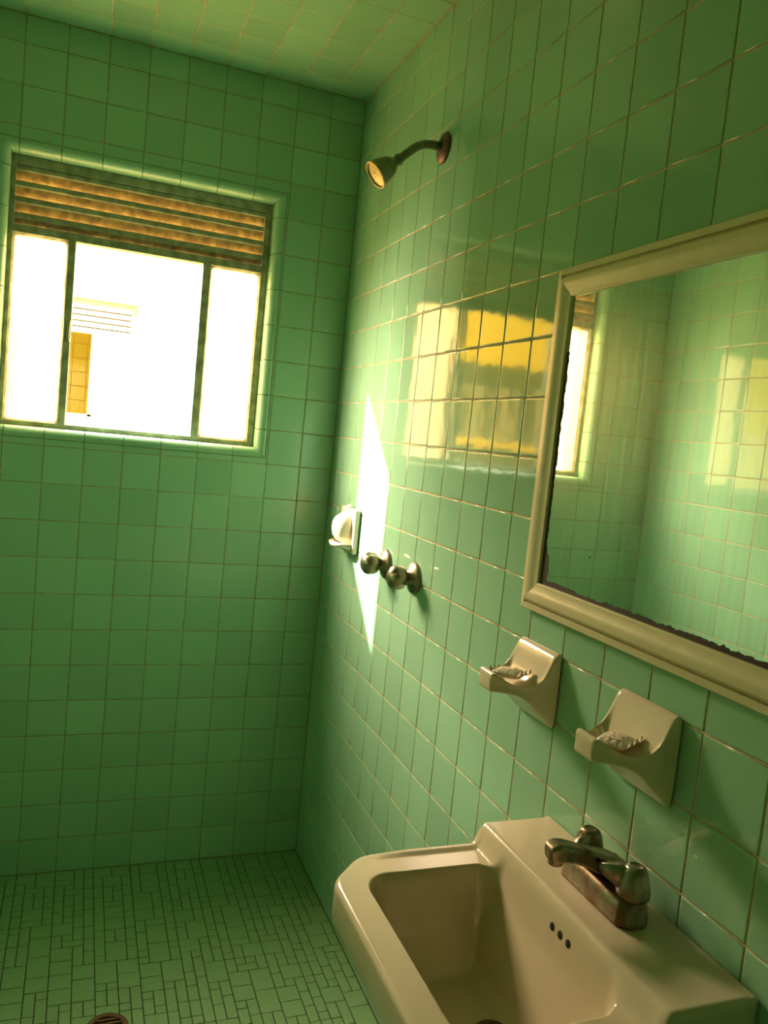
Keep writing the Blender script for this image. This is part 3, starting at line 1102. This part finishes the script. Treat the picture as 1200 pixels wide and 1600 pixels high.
# ------------------------------------------------------------------ mirror
MY0, MY1, MZ0, MZ1 = -2.045, -1.2965, 1.160, 1.759
mir = empty('wall_mirror', (0, (MY0 + MY1) / 2, MZ0), 'rectangular mirror in a cream moulded frame on the tiled wall above the washbasin', 'mirror')
kids = []
FP = [(0, .0), (0, .011), (.0015, .0135), (.012, .0150), (.0132, .0085), (.0146, .0150), (.021, .0215), (.028, .0225), (.036, .0195), (.044, .0170), (.050, .0175), (.0525, .0165), (.0530, .012), (.0530, .004)]
def rail(a, b, inward, name='frame_rail'):
    """a->b along the outer edge; mitred at both ends"""
    a, b, inward = Vector(a), Vector(b), Vector(inward)
    t = (b - a).normalized()
    bm = bmesh.new()
    g = .00025
    r0 = [a + inward * d + t * (d + g) + Vector((-h_, 0, 0)) for d, h_ in FP]
    r1 = [b + inward * d - t * (d + g) + Vector((-h_, 0, 0)) for d, h_ in FP]
    loft(bm, [r0, r1])
    es = [e for e in bm.edges]
    return from_bm(name, bm, FRAME_P, None, False)
c00, c01, c10, c11 = (-.0002, MY0, MZ0), (-.0002, MY0, MZ1), (-.0002, MY1, MZ0), (-.0002, MY1, MZ1)
kids += [rail(c00, c10, (0, 0, 1)), rail(c01, c11, (0, 0, -1)), rail(c00, c01, (0, 1, 0)), rail(c10, c11, (0, -1, 0))]
for k in kids:
    k.data.polygons.foreach_set('use_smooth', [True] * len(k.data.polygons))
    md = k.modifiers.new('split_sharp', 'EDGE_SPLIT'); md.split_angle = math.radians(33)
fw = .053
MIRROR = make_mirror_mat(MZ0 + fw, MY1 - fw)
gl = box('mirror_glass', (-.012, MY0 + fw - .002, MZ0 + fw - .002), (-.006, MY1 - fw + .002, MZ1 - fw + .002), MIRROR)
kids.append(gl)
reparent(mir, kids)

# ------------------------------------------------------------------ shower head
SY, SZ = -0.687, 2.148
sh = empty('wall_shower', (0, SY, SZ), 'tarnished shower head on a bent arm high on the tiled wall', 'shower')
kids = []
kids.append(lathe('wall_flange', [(0, 0.0003), (.037, .0003), (.037, .003), (.034, .007), (.024, .011), (.015, .013), (0, .013)], simple('rusty_flange', (.22, .14, .075), .45, .6, var=.5, scale=40), None, (0, SY, SZ), (-1, 0, 0), 36))
path = [(-.010, SZ + .001), (-.035, SZ + .001), (-.055, SZ - .003), (-.072, SZ - .012), (-.088, SZ - .025), (-.104, SZ - .041), (-.112, SZ - .049)]
bm = bmesh.new()
bm_tube(bm, [(x, SY, z) for x, z in path], [.0105] * len(path), 18)
kids.append(from_bm('shower_arm', bm, DARKMETAL, None, True))
hd = Vector((-.76, 0, -.65)).normalized()
p0 = Vector((-.110, SY, SZ - .047))
kids.append(lathe('swivel_nut', [(0, 0), (.0125, 0), (.0135, .002), (.0135, .011), (.0110, .013), (.0100, .015), (.0115, .017), (.0115, .022), (0, .022)], DARKMETAL, None, p0, hd, 24))
p1 = p0 + hd * .021
bell = lathe('bell', [(0, 0), (.013, .0), (.017, .004), (.0225, .012), (.027, .024), (.0305, .038), (.0325, .050), (.0335, .054), (.0325, .056), (.0295, .056), (.0285, .053), (0, .053)],
             DARKMETAL, None, p1, hd, 40)
kids.append(bell)
rim = lathe('spray_rim', [(.0298, .0535), (.0345, .0535), (.0350, .0555), (.0340, .0580), (.0310, .0582), (.0298, .0565)], SHOWERFACE, None, p1, hd, 40)
plate = lathe('spray_plate', [(0, .0562), (.005, .0566), (.0065, .0555), (.012, .0552), (.0285, .0548), (.0300, .0540)], SHOWERFACE, None, p1, hd, 40)
kids += [rim, plate]
reparent(sh, kids)

# ------------------------------------------------------------------ shower valves
def valve(y, z, turn, label):
    r = empty('shower_valve', (0, y, z), label, 'tap', 'shower taps on the wall')
    ks = []
    ks.append(lathe('escutcheon', [(0, .0003), (.039, .0003), (.0395, .003), (.037, .008), (.028, .013), (.019, .016), (.0155, .024), (0, .024)], KNOBMETAL, None, (0, y, z), (-1, 0, 0), 36))
    ks.append(lathe('valve_stem', [(.0, .02), (.0145, .02), (.0145, .036), (0, .036)], KNOBMETAL, None, (0, y, z), (-1, 0, 0), 20))
    bm = bmesh.new()
    n = 40
    prof = [(0, .026), (.019, .026), (.0250, .029), (.0285, .037), (.0300, .046), (.0285, .055), (.0240, .063), (.015, .0685), (0, .070)]
    vs = bm_lathe(bm, prof, n)
    for v_ in vs:                                  # four finger flutes
        a = math.atan2(v_.co.y, v_.co.x) + turn
        rad = math.hypot(v_.co.x, v_.co.y)
        k = 1 - .16 * max(0, math.cos(4 * a)) ** 3 * sstep(.012, .024, rad)
        v_.co.x *= k; v_.co.y *= k
    mt = axis_mtx((0, y, z), (-1, 0, 0))
    for v_ in vs: v_.co = mt @ v_.co
    ks.append(from_bm('knob', bm, KNOBMETAL, None, True))
    reparent(r, ks)
    return r
valve(-.581, 1.108, .3, 'worn metal shower tap at the edge of the sun patch, next to the soap holder')
valve(-.777, 1.109, .9, 'worn metal shower tap in the shade, outside the sun patch')

# ------------------------------------------------------------------ soap holder with grab bar near the corner
HY, HZ = -.270, 1.157
hs = empty('soap_holder', (0, HY, HZ), 'white ceramic soap holder with grab bar in the sun patch beside the shower corner', 'soap holder')
kids = []
bm = bmesh.new()
bm_box(bm, (-.017, HY - .072, HZ - .066), (-.0004, HY + .072, HZ + .066), .005, 3)
o = from_bm('back_plate', bm, CERAMIC, None, True); wn(o); kids.append(o)
# scooped lower tray
bm = bmesh.new()
rings = []
for k in range(17):
    a = math.pi * k / 16
    yy = HY + .060 * math.cos(a)
    out = .012 + .050 * math.sin(a) ** .6
    rings.append([(-.010, yy, HZ - .060), (-out, yy, HZ - .050 + .012 * (1 - math.sin(a))), (-out - .003, yy, HZ - .040), (-out + .004, yy, HZ - .036), (-out * .6, yy, HZ - .048), (-.010, yy, HZ - .046)])
loft(bm, rings)
kids.append(from_bm('tray', bm, CERAMIC, None, True))
# rounded bulging bar with a small upright tab on top
bm = bmesh.new()
rings = []
for (z, dep, hw_) in ((1.116, .026, .026), (1.119, .036, .034), (1.126, .048, .041), (1.140, .058, .046), (1.160, .062, .048), (1.180, .060, .046), (1.194, .052, .041), (1.203, .040, .033), (1.208, .031, .022), (1.216, .028, .017), (1.228, .024, .014), (1.233, .016, .009)):
    ring = []
    for k in range(21):
        a_ = math.pi * k / 20
        ring.append((-.011 - (dep - .011) * math.sin(a_) ** .7, HY + hw_ * math.cos(a_), z))
    rings.append(ring)
loft(bm, rings)
kids.append(from_bm('grab_bar', bm, CERAMIC, None, True))
reparent(hs, kids)

# ------------------------------------------------------------------ floor drain
fd = empty('floor_drain', (-.634, -.712, 0), 'round rusty floor drain with slotted grate in the green mosaic floor', 'drain')
kids = [lathe('drain_ring', [(.034, .0005), (.034, .004), (.037, .0062), (.044, .0062), (.0475, .004), (.0485, .0003)], BROWNIRON, None, fd.location, (0, 0, 1), 40),
        lathe('drain_cavity', [(0, .0012), (.035, .0012)], BLACK, None, fd.location, (0, 0, 1), 32)]
bm = bmesh.new()
for k in range(-2, 3):
    y = k * .0125
    hw = math.sqrt(.0345 ** 2 - y * y)
    bm_box(bm, (fd.location.x - hw, fd.location.y + y - .0026, .0014), (fd.location.x + hw, fd.location.y + y + .0026, .0042))
kids.append(from_bm('grate', bm, BROWNIRON))
reparent(fd, kids)
